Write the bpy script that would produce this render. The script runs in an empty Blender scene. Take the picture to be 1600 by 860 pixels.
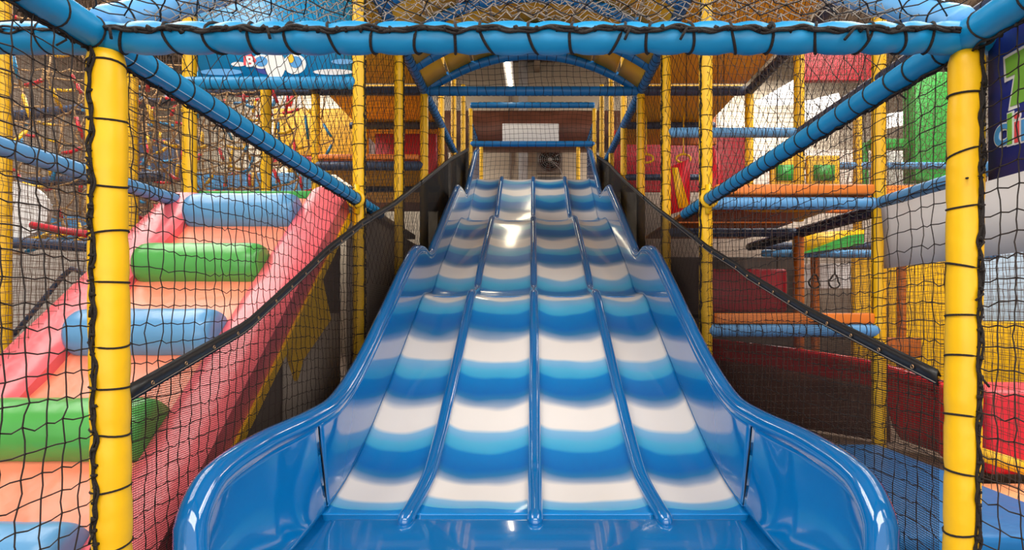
import bpy, math, random
import numpy as np
from mathutils import Vector, Matrix

# ------------------------------------------------------------------ camera, world, lights, exposure
H = 1.04                      # eye height above the hall floor; level heights below are given relative to it
F = 904.0                     # focal length in pixels of the 1600x860 frame
S = bpy.context.scene
COL = S.collection
cam_d = bpy.data.cameras.new('camera'); cam = bpy.data.objects.new('camera', cam_d); COL.objects.link(cam)
cam.location = (0, 0, H); cam.rotation_euler = (math.pi/2, 0, 0)
cam_d.sensor_width = 36; cam_d.lens = F/1600*36
cam_d.shift_x = (800-832)/1600; cam_d.shift_y = (485-430)/1600
cam_d.clip_start = .02; cam_d.clip_end = 200
S.camera = cam
S.view_settings.view_transform = 'Standard'; S.view_settings.look = 'None'
S.view_settings.gamma = 1; S.view_settings.use_curve_mapping = False
S.view_settings.exposure = 0.0
S.cycles.max_bounces = 7; S.cycles.transparent_max_bounces = 24
S.cycles.use_denoising = True
S.cycles.sample_clamp_indirect = 4
w = bpy.data.worlds.new('hall_air'); S.world = w; w.use_nodes = True
w.node_tree.nodes['Background'].inputs[0].default_value = (1, .97, .93, 1)
w.node_tree.nodes['Background'].inputs[1].default_value = 0.85

def area(name, loc, size, size_y, power, rot=(0, 0, 0), col=(1, .95, .88)):
    l = bpy.data.lights.new(name, 'AREA'); l.shape = 'RECTANGLE'; l.size = size; l.size_y = size_y
    l.energy = power; l.color = col
    o = bpy.data.objects.new(name, l); COL.objects.link(o); o.location = loc; o.rotation_euler = rot
    return o
area('front_ceiling_lamp', (0.3, -0.6, H+3.4), 6.0, 1.6, 260, (math.radians(12), 0, 0))
area('front_fill', (0, -2.8, H+.3), 7.0, 2.6, 130, (math.radians(112), 0, 0), (1, .97, .93))  # added fill from behind the camera, brightens the deck undersides
area('left_hall_lamp', (-4.6, 4.0, H+4.6), 3.0, 6.0, 520)
area('right_hall_lamp', (4.6, 4.0, H+4.6), 3.0, 6.0, 520)
area('left_back_lamp', (-5.5, 11.0, H+5.6), 3.0, 4.0, 560)
area('right_back_lamp', (5.5, 11.0, H+5.6), 3.0, 4.0, 560)

# ------------------------------------------------------------------ materials
def sr(r, g, b):
    f = lambda c: (c/255/12.92) if c/255 <= .04045 else ((c/255+.055)/1.055)**2.4
    return (f(r), f(g), f(b), 1)
def mat(name, rgb, rough=.5, bump=0, bscale=20, var=0, vscale=4, metal=0, coat=0, spec=.5, detail=2):
    m = bpy.data.materials.new(name); m.use_nodes = True
    nt = m.node_tree; b = nt.nodes['Principled BSDF']
    b.inputs['Base Color'].default_value = sr(*rgb); b.inputs['Roughness'].default_value = rough
    b.inputs['Metallic'].default_value = metal; b.inputs['Coat Weight'].default_value = coat
    b.inputs['Coat Roughness'].default_value = .06
    b.inputs['Specular IOR Level'].default_value = spec
    tc = nt.nodes.new('ShaderNodeTexCoord')
    if var:
        n = nt.nodes.new('ShaderNodeTexNoise'); n.inputs['Scale'].default_value = vscale; n.inputs['Detail'].default_value = 4
        nt.links.new(tc.outputs['Object'], n.inputs['Vector'])
        r = nt.nodes.new('ShaderNodeValToRGB'); c = sr(*rgb)
        r.color_ramp.elements[0].position = .3; r.color_ramp.elements[1].position = .7
        r.color_ramp.elements[0].color = (*[x*(1-var) for x in c[:3]], 1)
        r.color_ramp.elements[1].color = (*[min(1, x*(1+var)+var*.03) for x in c[:3]], 1)
        nt.links.new(n.outputs['Fac'], r.inputs[0]); nt.links.new(r.outputs[0], b.inputs['Base Color'])
    if bump:
        n = nt.nodes.new('ShaderNodeTexNoise'); n.inputs['Scale'].default_value = bscale; n.inputs['Detail'].default_value = detail
        nt.links.new(tc.outputs['Object'], n.inputs['Vector'])
        bn = nt.nodes.new('ShaderNodeBump'); bn.inputs['Strength'].default_value = bump; bn.inputs['Distance'].default_value = .02
        nt.links.new(n.outputs['Fac'], bn.inputs['Height']); nt.links.new(bn.outputs[0], b.inputs['Normal'])
    return m
M = {}
def vin(k, rgb, **kw):
    M[k] = mat(k+'_vinyl', rgb, rough=kw.pop('rough', .42), bump=kw.pop('bump', .35), bscale=kw.pop('bscale', 9), var=kw.pop('var', .06), **kw)
vin('yellow', (250, 192, 8)); vin('blue', (10, 140, 196)); vin('pale_blue', (92, 160, 215)); vin('slate', (52, 72, 104))
vin('navy_blue', (8, 112, 180)); vin('red', (222, 28, 48)); vin('deep_red', (190, 30, 48)); vin('pink', (238, 104, 112), var=.12, rough=.3)
vin('peach', (255, 142, 108), var=.1, rough=.33); vin('green', (50, 165, 62)); vin('roll_green', (84, 172, 80), rough=.3); vin('roll_blue', (98, 158, 206), rough=.3)
vin('orange', (240, 130, 40)); vin('brown_orange', (190, 98, 22)); vin('mat_peach', (250, 170, 120)); vin('mat_blue', (70, 145, 200)); vin('black', (26, 25, 26), bump=.2)
M['soffit'] = mat('yellow_board', (255, 188, 30), .5, var=.1, vscale=2)
M['soffit2'] = mat('amber_board', (255, 186, 40), .5, var=.12, vscale=2)
M['white_sheet'] = mat('white_sheet', (226, 222, 220), .5, var=.03)
M['grey_wall'] = mat('grey_wall', (196, 188, 180), .8, var=.08, vscale=1)
M['beige'] = mat('beige_wall', (234, 218, 194), .8, var=.05, vscale=.8)
M['hallgrey'] = mat('hall_ceiling', (158, 144, 132), .8, var=.15, vscale=.7)
M['dark'] = mat('dark_board', (74, 64, 58), .7, var=.2, vscale=3)
M['taupe'] = mat('taupe_board', (172, 156, 142), .7, var=.15, vscale=2)
M['brown'] = mat('brown_paint', (104, 58, 40), .4, var=.3, vscale=2)
M['cord'] = mat('black_cord', (36, 28, 24), .8, bump=.5, bscale=400)
M['net'] = mat('net_twine', (40, 30, 26), .8)
M['netgrey'] = mat('grey_lit_net_twine', (128, 118, 108), .75)  # pale tone puts the overhead light into the sloping net's colour
M['netbrown'] = mat('brown_net_twine', (98, 76, 60), .8)
M['steel'] = mat('galvanised_steel', (170, 168, 165), .35, metal=1)
M['brass'] = mat('brass_eyelet', (190, 150, 110), .3, metal=1)
M['white_thread'] = mat('white_thread', (190, 214, 228), .7)
M['fibreblue'] = mat('blue_fibreglass', (0, 108, 178), .09, bump=.03, bscale=3, coat=1, var=.04, vscale=1.5)
M['fibreblue'].node_tree.nodes['Principled BSDF'].inputs['Coat IOR'].default_value = 1.6
M['fibreblue'].node_tree.nodes['Principled BSDF'].inputs['IOR'].default_value = 1.55
M['fibreblue'].node_tree.nodes['Principled BSDF'].inputs['Coat Roughness'].default_value = .025
M['fibrered'] = mat('red_fibreglass', (214, 22, 40), .2, bump=.05, bscale=3, coat=1)
M['navy'] = mat('navy_banner', (28, 48, 140), .45, var=.1, vscale=1.2)
M['rope'] = mat('tan_rope', (178, 140, 92), .8, bump=.4, bscale=200)
M['floor'] = mat('hall_floor', (104, 84, 70), .6, var=.15, vscale=1)
M['dull_white'] = mat('painted_white', (238, 236, 230), .5)
M['letter_white'] = mat('letter_white', (236, 234, 228), .5)
M['letter_green'] = mat('letter_green', (122, 182, 62), .5)
M['letter_blue'] = mat('letter_blue', (70, 150, 210), .5)
M['letter_red'] = mat('letter_red', (222, 62, 70), .5)
def emis(name, rgb, s):
    m = bpy.data.materials.new(name); m.use_nodes = True; b = m.node_tree.nodes['Principled BSDF']
    b.inputs['Emission Color'].default_value = sr(*rgb); b.inputs['Emission Strength'].default_value = s; return m
M['tube_light'] = emis('lit_tube', (255, 240, 205), 14)
M['panel_light'] = emis('lit_panel', (255, 250, 240), 2)

def mesh_fabric(name, rgb, opacity, scale):
    """woven shade fabric: fine threads with open holes"""
    m = bpy.data.materials.new(name); m.use_nodes = True; nt = m.node_tree
    b = nt.nodes['Principled BSDF']; b.inputs['Base Color'].default_value = sr(*rgb); b.inputs['Roughness'].default_value = .8
    b.inputs['Specular IOR Level'].default_value = .2
    tc = nt.nodes.new('ShaderNodeTexCoord'); sep = nt.nodes.new('ShaderNodeSeparateXYZ'); nt.links.new(tc.outputs['Object'], sep.inputs[0])
    outs = []
    for ax in ('Y', 'Z'):
        a = nt.nodes.new('ShaderNodeMath'); a.operation = 'MULTIPLY'; a.inputs[1].default_value = scale; nt.links.new(sep.outputs[ax], a.inputs[0])
        f = nt.nodes.new('ShaderNodeMath'); f.operation = 'FRACT'; nt.links.new(a.outputs[0], f.inputs[0])
        l = nt.nodes.new('ShaderNodeMath'); l.operation = 'LESS_THAN'; l.inputs[1].default_value = 1-math.sqrt(1-opacity); nt.links.new(f.outputs[0], l.inputs[0])
        outs.append(l)
    mx = nt.nodes.new('ShaderNodeMath'); mx.operation = 'MAXIMUM'
    nt.links.new(outs[0].outputs[0], mx.inputs[0]); nt.links.new(outs[1].outputs[0], mx.inputs[1])
    nt.links.new(mx.outputs[0], b.inputs['Alpha'])
    return m
M['mesh_light'] = mesh_fabric('brown_shade_mesh', (50, 37, 30), .50, 140)
M['mesh_mid'] = mesh_fabric('black_shade_mesh', (58, 46, 38), .62, 140)
M['mesh_dark'] = mesh_fabric('grazing_dark_shade_mesh', (22, 19, 18), .95, 140)  # grazing-angle darkness of the rear mesh put into density and colour

def paint_mat(name, k=1.0):
    """sprayed wave bands on gloss fibreglass, keyed on the phase stored in the uv map"""
    m = bpy.data.materials.new(name); m.use_nodes = True; nt = m.node_tree; b = nt.nodes['Principled BSDF']
    uv = nt.nodes.new('ShaderNodeUVMap'); uv.uv_map = 'bands'; sep = nt.nodes.new('ShaderNodeSeparateXYZ'); nt.links.new(uv.outputs[0], sep.inputs[0])
    n = nt.nodes.new('ShaderNodeTexNoise'); n.inputs['Scale'].default_value = 2.6; n.inputs['Detail'].default_value = 1.5
    tc = nt.nodes.new('ShaderNodeTexCoord'); nt.links.new(tc.outputs['Object'], n.inputs['Vector'])
    s = nt.nodes.new('ShaderNodeMath'); s.operation = 'MULTIPLY_ADD'; s.inputs[1].default_value = .22; s.inputs[2].default_value = -.11
    nt.links.new(n.outputs['Fac'], s.inputs[0])
    ad = nt.nodes.new('ShaderNodeMath'); ad.operation = 'ADD'; nt.links.new(sep.outputs['Y'], ad.inputs[0]); nt.links.new(s.outputs[0], ad.inputs[1])
    fr = nt.nodes.new('ShaderNodeMath'); fr.operation = 'FRACT'; nt.links.new(ad.outputs[0], fr.inputs[0])
    r = nt.nodes.new('ShaderNodeValToRGB'); cr = r.color_ramp
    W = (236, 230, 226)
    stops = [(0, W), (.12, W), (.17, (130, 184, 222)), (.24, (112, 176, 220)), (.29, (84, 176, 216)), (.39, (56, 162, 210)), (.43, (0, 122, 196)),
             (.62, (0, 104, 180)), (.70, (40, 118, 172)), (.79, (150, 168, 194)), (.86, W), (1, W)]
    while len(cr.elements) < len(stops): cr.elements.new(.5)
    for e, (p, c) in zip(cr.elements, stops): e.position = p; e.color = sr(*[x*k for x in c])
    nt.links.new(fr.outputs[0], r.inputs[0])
    # plain blue past the last band (phase > limit) and above the first
    g = nt.nodes.new('ShaderNodeMath'); g.operation = 'GREATER_THAN'; g.inputs[1].default_value = 9.30; nt.links.new(ad.outputs[0], g.inputs[0])
    mix = nt.nodes.new('ShaderNodeMix'); mix.data_type = 'RGBA'; mix.inputs['B'].default_value = sr(0, 130, 206)
    nt.links.new(g.outputs[0], mix.inputs['Factor']); nt.links.new(r.outputs[0], mix.inputs['A'])
    nt.links.new(mix.outputs['Result'], b.inputs['Base Color'])
    b.inputs['Roughness'].default_value = .3; b.inputs['Coat Weight'].default_value = .6; b.inputs['Coat Roughness'].default_value = .07
    n2 = nt.nodes.new('ShaderNodeTexNoise'); n2.inputs['Scale'].default_value = 3; nt.links.new(tc.outputs['Object'], n2.inputs['Vector'])
    bn = nt.nodes.new('ShaderNodeBump'); bn.inputs['Strength'].default_value = .15; bn.inputs['Distance'].default_value = .02
    nt.links.new(n2.outputs['Fac'], bn.inputs['Height']); nt.links.new(bn.outputs[0], b.inputs['Normal'])
    return m
M['bands'] = paint_mat('wave_band_paint')

# ------------------------------------------------------------------ mesh helpers
class MB:
    def __init__(s): s.v = []; s.f = []; s.n = 0
    def add(s, verts, faces):
        verts = np.asarray(verts, float).reshape(-1, 3)
        s.v.append(verts); s.f.extend([tuple(int(i)+s.n for i in f) for f in faces]); s.n += len(verts)
    def box(s, a, b):
        (x0, y0, z0), (x1, y1, z1) = a, b
        v = [(x0, y0, z0), (x1, y0, z0), (x1, y1, z0), (x0, y1, z0), (x0, y0, z1), (x1, y0, z1), (x1, y1, z1), (x0, y1, z1)]
        s.add(v, [(0, 3, 2, 1), (4, 5, 6, 7), (0, 1, 5, 4), (1, 2, 6, 5), (2, 3, 7, 6), (3, 0, 4, 7)])
    def prism(s, pts, off):
        """closed polygon pts (3d) extruded by vector off"""
        n = len(pts); p = np.array(pts, float); q = p+np.array(off)
        s.add(np.vstack([p, q]), [tuple(range(n))[::-1], tuple(range(n, 2*n))]+[(i, (i+1) % n, n+(i+1) % n, n+i) for i in range(n)])
    def tube(s, pts, r, k=8, closed=False, cap=True):
        P = np.array(pts, float); n = len(P); rr = np.full(n, r, float) if np.isscalar(r) else np.array(r, float)
        T = np.roll(P, -1, 0)-np.roll(P, 1, 0)
        if not closed: T[0] = P[1]-P[0]; T[-1] = P[-1]-P[-2]
        T /= np.linalg.norm(T, axis=1)[:, None]+1e-12
        ref = np.array([0, 0, 1.]) if abs(T[:, 2]).max() < .9 else (np.array([0, 1., 0]) if abs(T[:, 1]).max() < .9 else np.array([1., 0, 0]))
        A = np.cross(T, ref); A /= np.linalg.norm(A, axis=1)[:, None]+1e-12; B = np.cross(T, A)
        a = np.arange(k)*2*math.pi/k
        V = P[:, None]+rr[:, None, None]*(np.cos(a)[None, :, None]*A[:, None]+np.sin(a)[None, :, None]*B[:, None])
        fs = []
        for i in range(n if closed else n-1):
            j = (i+1) % n
            for q in range(k): fs.append((i*k+q, i*k+(q+1) % k, j*k+(q+1) % k, j*k+q))
        if cap and not closed: fs += [tuple(range(k))[::-1], tuple(range((n-1)*k, n*k))]
        s.add(V.reshape(-1, 3), fs)
    def grid(s, G, closed_u=False):
        G = np.array(G, float); n, m = G.shape[:2]
        s.add(G.reshape(-1, 3), [(i*m+j, i*m+j+1, (i+1)*m+j+1, (i+1)*m+j) for i in range(n-1) for j in range(m-1)])
    def build(s, name, material, parent=None, smooth=True, bevel=0, solid=0, angle=40):
        me = bpy.data.meshes.new(name); V = np.vstack(s.v)
        if len(s.f) and all(len(f) == len(s.f[0]) for f in s.f[:50]) and all(len(f) == len(s.f[0]) for f in s.f):
            k = len(s.f[0]); fa = np.array(s.f, np.int32)
            me.vertices.add(len(V)); me.vertices.foreach_set('co', V.astype(np.float32).ravel())
            me.loops.add(fa.size); me.loops.foreach_set('vertex_index', fa.ravel())
            me.polygons.add(len(fa)); me.polygons.foreach_set('loop_start', np.arange(0, fa.size, k, dtype=np.int32))
            me.update(calc_edges=True)
        else: me.from_pydata(V.tolist(), [], s.f)
        me.validate()
        if isinstance(material, (list, tuple)):
            for x in material: me.materials.append(x)
        else: me.materials.append(material)
        if smooth: me.polygons.foreach_set('use_smooth', [True]*len(me.polygons))
        o = bpy.data.objects.new(name, me); COL.objects.link(o)
        if parent: o.parent = parent
        if bevel:
            b = o.modifiers.new('bevel', 'BEVEL'); b.width = bevel; b.segments = 3; b.limit_method = 'ANGLE'; b.angle_limit = math.radians(35)
        if solid:
            d = o.modifiers.new('solid', 'SOLIDIFY'); d.thickness = solid; d.offset = -1
        if smooth and bevel: me.shade_smooth() if hasattr(me, 'shade_smooth') else None
        return o
def tag(o, label, cat, group=None, kind='thing'):
    o['label'] = label; o['category'] = cat; o['kind'] = kind
    if group: o['group'] = group
    return o
def struct(o): o['kind'] = 'structure'; return o
def empty(name, loc=(0, 0, 0)):
    o = bpy.data.objects.new(name, None); COL.objects.link(o); o.empty_display_size = .1; return o
def W(x, d, z): return np.array([x, d, z+H], float)
def PX(px, py, d): return np.array([(px-832)*d/F, d, (485-py)*d/F+H])
def boxr(name, a, b, material, parent=None, bevel=.015):
    m = MB(); a = np.minimum(a, b); b = np.maximum(np.array(b), a) if False else np.maximum(a, b)
    m.box(tuple(a), tuple(b)); return m.build(name, material, parent, bevel=bevel, smooth=bevel > 0)

# ------------------------------------------------------------------ nets
def tubes_vec(E, r, k):
    """E: (N, M, 3) polylines -> verts, quad faces"""
    N, Mn, _ = E.shape
    T = np.gradient(E, axis=1); T /= np.linalg.norm(T, axis=2, keepdims=True)+1e-12
    mean = T.mean(1); ref = np.where(np.abs(mean[:, 2:3]) > .8, np.array([[1., .3, 0]]), np.array([[0, .1, 1.]]))
    A = np.cross(T, ref[:, None]); A /= np.linalg.norm(A, axis=2, keepdims=True)+1e-12; B = np.cross(T, A)
    a = np.arange(k)*2*math.pi/k
    V = E[:, :, None]+r*(np.cos(a)[None, None, :, None]*A[:, :, None]+np.sin(a)[None, None, :, None]*B[:, :, None])
    base = (np.arange(N)*Mn*k)[:, None, None]; i = np.arange(Mn-1)[None, :, None]; q = np.arange(k)[None, None, :]
    f = np.stack([base+i*k+q, base+i*k+(q+1) % k, base+(i+1)*k+(q+1) % k, base+(i+1)*k+q], -1).reshape(-1, 4)
    return V.reshape(-1, 3), f
def fast_mesh(name, V, Fq, material, parent=None):
    me = bpy.data.meshes.new(name)
    me.vertices.add(len(V)); me.vertices.foreach_set('co', V.astype(np.float32).ravel())
    me.loops.add(Fq.size); me.loops.foreach_set('vertex_index', Fq.astype(np.int32).ravel())
    me.polygons.add(len(Fq)); me.polygons.foreach_set('loop_start', np.arange(0, Fq.size, 4, dtype=np.int32))
    me.update(calc_edges=True); me.materials.append(material)
    me.polygons.foreach_set('use_smooth', [True]*len(me.polygons))
    o = bpy.data.objects.new(name, me); COL.objects.link(o)
    if parent: o.parent = parent
    return o
def net(label, o, u, v, w_, h_, cell, r=.0018, diamond=False, clip=None, seg=3, k=4, knots=True, jit=.07, warp=.28, sag=.06, seed=1, material='net', group=None, belly=0.0):
    rng = np.random.default_rng(seed)
    o = np.array(o, float); u = np.array(u, float); v = np.array(v, float); n = np.cross(u, v); n /= np.linalg.norm(n)
    if not diamond:
        ns, nt_ = int(w_/cell)+2, int(h_/cell)+2
        I, J = np.meshgrid(np.arange(ns), np.arange(nt_), indexing='ij')
        s = I*w_/(ns-1.0); t = J*h_/(nt_-1.0)
    else:
        c = cell*.72; ns = int(w_/c)+3; nt_ = int(h_/c)+3
        I, J = np.meshgrid(np.arange(-1, ns), np.arange(-1, nt_), indexing='ij')
        s = I*c*1.0; t = J*c*1.0
    ph = rng.uniform(0, 6.28, 8)
    ws = warp*cell*(np.sin(t*2.3+ph[0]+s*.7)+.6*np.sin(t*5.1+s*2+ph[1])); wt = warp*cell*(np.sin(s*2.1+ph[2]+t*.8)+.6*np.sin(s*4.7+t*1.5+ph[3]))
    ed = np.minimum(1, np.minimum(np.minimum(s, w_-s), np.minimum(t, h_-t))/(.15)+.15).clip(0, 1)
    s2 = s+ws*ed+rng.normal(0, jit*cell*.5, s.shape); t2 = t+wt*ed+rng.normal(0, jit*cell*.5, s.shape)
    off = (belly*np.sin(np.pi*np.clip(s/w_, 0, 1))*np.sin(np.pi*np.clip(t/h_, 0, 1))+rng.normal(0, .003, s.shape)+.010*np.sin(s*3+ph[4])*np.sin(t*3+ph[5]))
    P = o+s2[..., None]*u+t2[..., None]*v+off[..., None]*n
    e = 1e-6
    ok = (s >= -e) & (s <= w_+e) & (t >= -e) & (t <= h_+e)
    if clip is not None: ok &= clip(s, t)
    idx = np.arange(s.size).reshape(s.shape); ed_ = []
    if diamond:
        par = (I+J) % 2 == 0; ok &= par
        for a, b in ((idx[:-1, :-1], idx[1:, 1:]), (idx[1:, :-1], idx[:-1, 1:])): ed_.append(np.stack([a.ravel(), b.ravel()], 1))
    else:
        ed_ += [np.stack([idx[:-1].ravel(), idx[1:].ravel()], 1), np.stack([idx[:, :-1].ravel(), idx[:, 1:].ravel()], 1)]
    ed_ = np.vstack(ed_); okf = ok.ravel(); ed_ = ed_[okf[ed_[:, 0]] & okf[ed_[:, 1]]]
    Pf = P.reshape(-1, 3); A, B = Pf[ed_[:, 0]], Pf[ed_[:, 1]]
    tt = np.linspace(0, 1, seg); E = A[:, None]*(1-tt)[None, :, None]+B[:, None]*tt[None, :, None]
    bow = rng.normal(0, 1, (len(E), 1))*sag*cell*np.sin(np.pi*tt)[None]
    E += bow[..., None]*np.cross(n, (B-A)/cell)[:, None]
    hz = np.abs((B-A)[:, 2]) < np.linalg.norm(B-A, axis=1)*.7
    E[..., 2] -= (hz[:, None]*sag*1.2*cell*np.sin(np.pi*tt)[None])
    V, Fq = tubes_vec(E, r, k)
    if knots:
        used = np.unique(ed_.ravel()); C = Pf[used]; kr = r*2.1
        oc = np.array([(1, 0, 0), (0, 1, 0), (-1, 0, 0), (0, -1, 0), (0, 0, 1), (0, 0, -1)])*kr
        V2 = (C[:, None]+oc[None]).reshape(-1, 3); b = (np.arange(len(C))*6)[:, None]+len(V)
        f6 = []
        for q in range(4):
            f6.append(np.hstack([b+q, b+(q+1) % 4, b+4, b+4])); f6.append(np.hstack([b+(q+1) % 4, b+q, b+5, b+5]))
        # two triangles per pair written as quads through the poles
        f6 = []
        for q in (0, 2):
            f6.append(np.hstack([b+q, b+q+1, b+(q+2) % 4, b+4])); f6.append(np.hstack([b+(q+2) % 4, b+q+1, b+q, b+5]))
        V = np.vstack([V, V2]); Fq = np.vstack([Fq]+f6)
    ob = fast_mesh('safety_net', V, Fq, M[material])
    return tag(ob, label, 'net', group)

# ------------------------------------------------------------------ padded posts and beams
def padded(name, label, cat, A, B, r, material, tie=.13, group=None, pinch=.04, ties=True, slant=.25, seed=0, cordr=.0028, skip0=.03, k=20, side_cord=None, seam=None, pw=.13):
    rng = random.Random(seed); A = np.array(A, float); B = np.array(B, float); L = np.linalg.norm(B-A); T = (B-A)/L
    pos = []; t = skip0+tie*rng.uniform(.3, .8)
    while t < L-skip0: pos.append(t); t += tie*rng.uniform(.8, 1.2)
    n = max(8, int(L/(tie/6))) ; n = min(n, 160)
    ts = np.linspace(0, L, n); rr = np.full(n, r)
    for p in pos: rr -= r*pinch*np.exp(-((ts-p)/(tie*pw))**2)
    rr += r*.015*np.sin(ts*11+seed)
    ends = np.minimum(ts, L-ts); rr *= np.clip(.86+ends/.02*.14, .86, 1)
    m = MB(); m.tube([A+T*t for t in ts], rr, k)
    o = m.build(name, M[material])
    tag(o, label, cat, group)
    if ties and pos:
        ref = np.array([0, 0, 1.]) if abs(T[2]) < .9 else np.array([0, 1., 0])
        U = np.cross(T, ref); U /= np.linalg.norm(U); Vv = np.cross(T, U)
        c = MB(); path = []; ac = rng.uniform(0, 6.28) if side_cord is None else side_cord
        for p in pos:
            sl = rng.uniform(-slant, slant)*r; a0 = rng.uniform(0, 6.28)
            for i in range(19):
                a = ac+i/18*2*math.pi
                path.append(A+T*(p+sl*math.sin(a+a0)+.004*i/18)+(r*(1-pinch*.8)+cordr*.5)*(math.cos(a)*U+math.sin(a)*Vv))
            nx = pos[pos.index(p)+1] if p != pos[-1] else None
            if nx:
                for i in range(1, 4): path.append(A+T*(p+(nx-p)*i/4)+(r+cordr*.9)*(math.cos(ac)*U+math.sin(ac)*Vv))
        c.tube(path, cordr, 5)
        if side_cord is not None:
            for q in range(2):
                ang = side_cord+q*.12; pts = []; t = 0; ph = rng.uniform(0, 6)
                while t < L:
                    a = ang+.10*math.sin(t*37+ph)+.05*math.sin(t*91+ph*2)
                    pts.append(A+T*t+(r+.005+.003*math.sin(t*60+q*2))*(math.cos(a)*U+math.sin(a)*Vv)); t += .012
                c.tube(pts, cordr*1.15, 5)
            t = .02
            while t < L-.02:                                  # knots and tails of the lacing
                a = side_cord+.06+rng.uniform(-.06, .06); base = A+T*t+(r+.006)*(math.cos(a)*U+math.sin(a)*Vv)
                kn = [base+np.array([rng.uniform(-1, 1), rng.uniform(-1, 1), rng.uniform(-1, 1)])*.005 for _ in range(5)]
                c.tube(kn, cordr*1.5, 5)
                if rng.random() < .15:
                    tail = [base, base+(math.cos(a)*U+math.sin(a)*Vv)*.008-T*.012*(1 if T[2] > .5 else -1), base+np.array([rng.uniform(-.02, .02), -.005, -.03])]
                    c.tube(tail, cordr, 5)
                t += rng.uniform(.025, .06)
        c.build('lacing_cord', M['cord'], o)
    if seam is not None:
        ref = np.array([0, 0, 1.]); U = np.cross(T, ref); U /= np.linalg.norm(U); Vv = np.cross(T, U)
        s = MB(); s.tube([A+T*t+(np.interp(t, ts, rr)+.0003)*(math.cos(seam)*U+math.sin(seam)*Vv) for t in ts], .0014, 4); s.build('seam', M['white_thread'], o)
    return o

# ================================================================== THE HALL
def wall(name, a, b, m): o = boxr(name, a, b, M[m], bevel=0); return struct(o)
wall('floor', (-10, -3, -.1), (10, 14.2, 0), 'floor')
wall('wall_back', (-10, 14.0, 0), (10, 14.2, H+6), 'beige')
wall('wall_left', (-10.2, -3, 0), (-10, 14.2, H+6), 'hallgrey')
wall('wall_right', (10, -3, 0), (10.2, 14.2, H+6), 'grey_wall')
wall('ceiling', (-10.2, -3, H+6), (10.2, 14.2, H+6.15), 'hallgrey')
for i, x in enumerate((-8, -5.3, -2.6, .1, 2.8, 5.5, 8.2)):
    wall('trim_%d' % (i+1), (x-.07, -3, H+5.75), (x+.07, 13.99, H+6), 'taupe')

wall('wall_right_dim_screen', (2.3, 11.9, 0), (9.9, 12.0, H+3.3), 'taupe')  # added darker wall, covers the overbright right part of the back wall

# ================================================================== THE WAVE SLIDE
prof = np.array([(10.25, 2.235), (9.95, 2.235), (9.78, 2.225), (9.55, 2.12), (9.2, 1.90), (8.7, 1.56), (8.40, 1.36), (8.2, 1.275), (7.9, 1.235), (7.6, 1.205), (7.42, 1.165), (7.2, 1.08), (6.8, .895), (6.3, .66), (5.88, .46),
                 (5.6, .31), (5.45, .215), (5.3, .165), (5.15, .150), (4.98, .138), (4.85, .10), (4.6, -.03), (4.09, -.30), (3.6, -.545), (3.15, -.75), (2.85, -.85), (2.6, -.895), (2.4, -.918), (2.2, -.928), (1.5, -.93)])[::-1]
def pchip(x, y, xi):
    h = np.diff(x); dl = np.diff(y)/h; m = np.zeros_like(y)
    m[1:-1] = np.where(dl[:-1]*dl[1:] > 0, 2*dl[:-1]*dl[1:]/(dl[:-1]+dl[1:]+1e-12), 0); m[0] = dl[0]; m[-1] = dl[-1]
    i = np.clip(np.searchsorted(x, xi)-1, 0, len(h)-1); t = (xi-x[i])/h[i]
    return (2*t**3-3*t**2+1)*y[i]+(t**3-2*t**2+t)*h[i]*m[i]+(-2*t**3+3*t**2)*y[i+1]+(t**3-t**2)*h[i]*m[i+1]
zp = lambda d: pchip(prof[:, 0], prof[:, 1], np.asarray(d, float))
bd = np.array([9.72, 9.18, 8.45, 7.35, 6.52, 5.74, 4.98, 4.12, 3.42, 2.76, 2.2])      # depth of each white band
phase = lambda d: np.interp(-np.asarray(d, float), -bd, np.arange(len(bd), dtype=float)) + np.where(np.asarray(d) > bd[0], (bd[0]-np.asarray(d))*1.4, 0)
CX = .012
slide = empty('wave_slide'); tag(slide, 'four lane blue and white wave slide with rolled side rims', 'slide')
def surf(name, G, PH, material, parent=slide, solid=.0, X=None):
    m = MB(); m.grid(G); o = m.build(name, material, parent, solid=solid)
    me = o.data; uv = me.uv_layers.new(name='bands'); n_, m_ = PH.shape
    pv = PH.ravel(); lv = np.zeros(len(me.loops), np.int32); me.loops.foreach_get('vertex_index', lv)
    arr = np.zeros((len(lv), 2), np.float32); arr[:, 1] = pv[lv]; arr[:, 0] = G.reshape(-1, 3)[lv, 0]; uv.data.foreach_set('uv', arr.ravel())
    return o
ds = np.concatenate([np.arange(10.25, 2.56, -.03), [2.55]])
edges = [-.945, -.53, 0, .53, .945]
for a, b in zip(edges[:-1], edges[1:]):
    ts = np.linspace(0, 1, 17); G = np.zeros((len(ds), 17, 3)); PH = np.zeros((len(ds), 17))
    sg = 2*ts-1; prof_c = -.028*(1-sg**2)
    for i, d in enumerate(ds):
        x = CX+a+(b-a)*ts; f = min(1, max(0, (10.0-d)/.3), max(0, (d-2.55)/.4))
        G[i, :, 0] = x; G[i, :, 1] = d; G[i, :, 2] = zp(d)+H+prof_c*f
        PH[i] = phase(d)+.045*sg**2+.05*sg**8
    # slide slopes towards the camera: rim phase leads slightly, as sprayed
    surf('slide_lane', G[:, ::-1], PH[:, ::-1], M['bands'], solid=.012)
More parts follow.
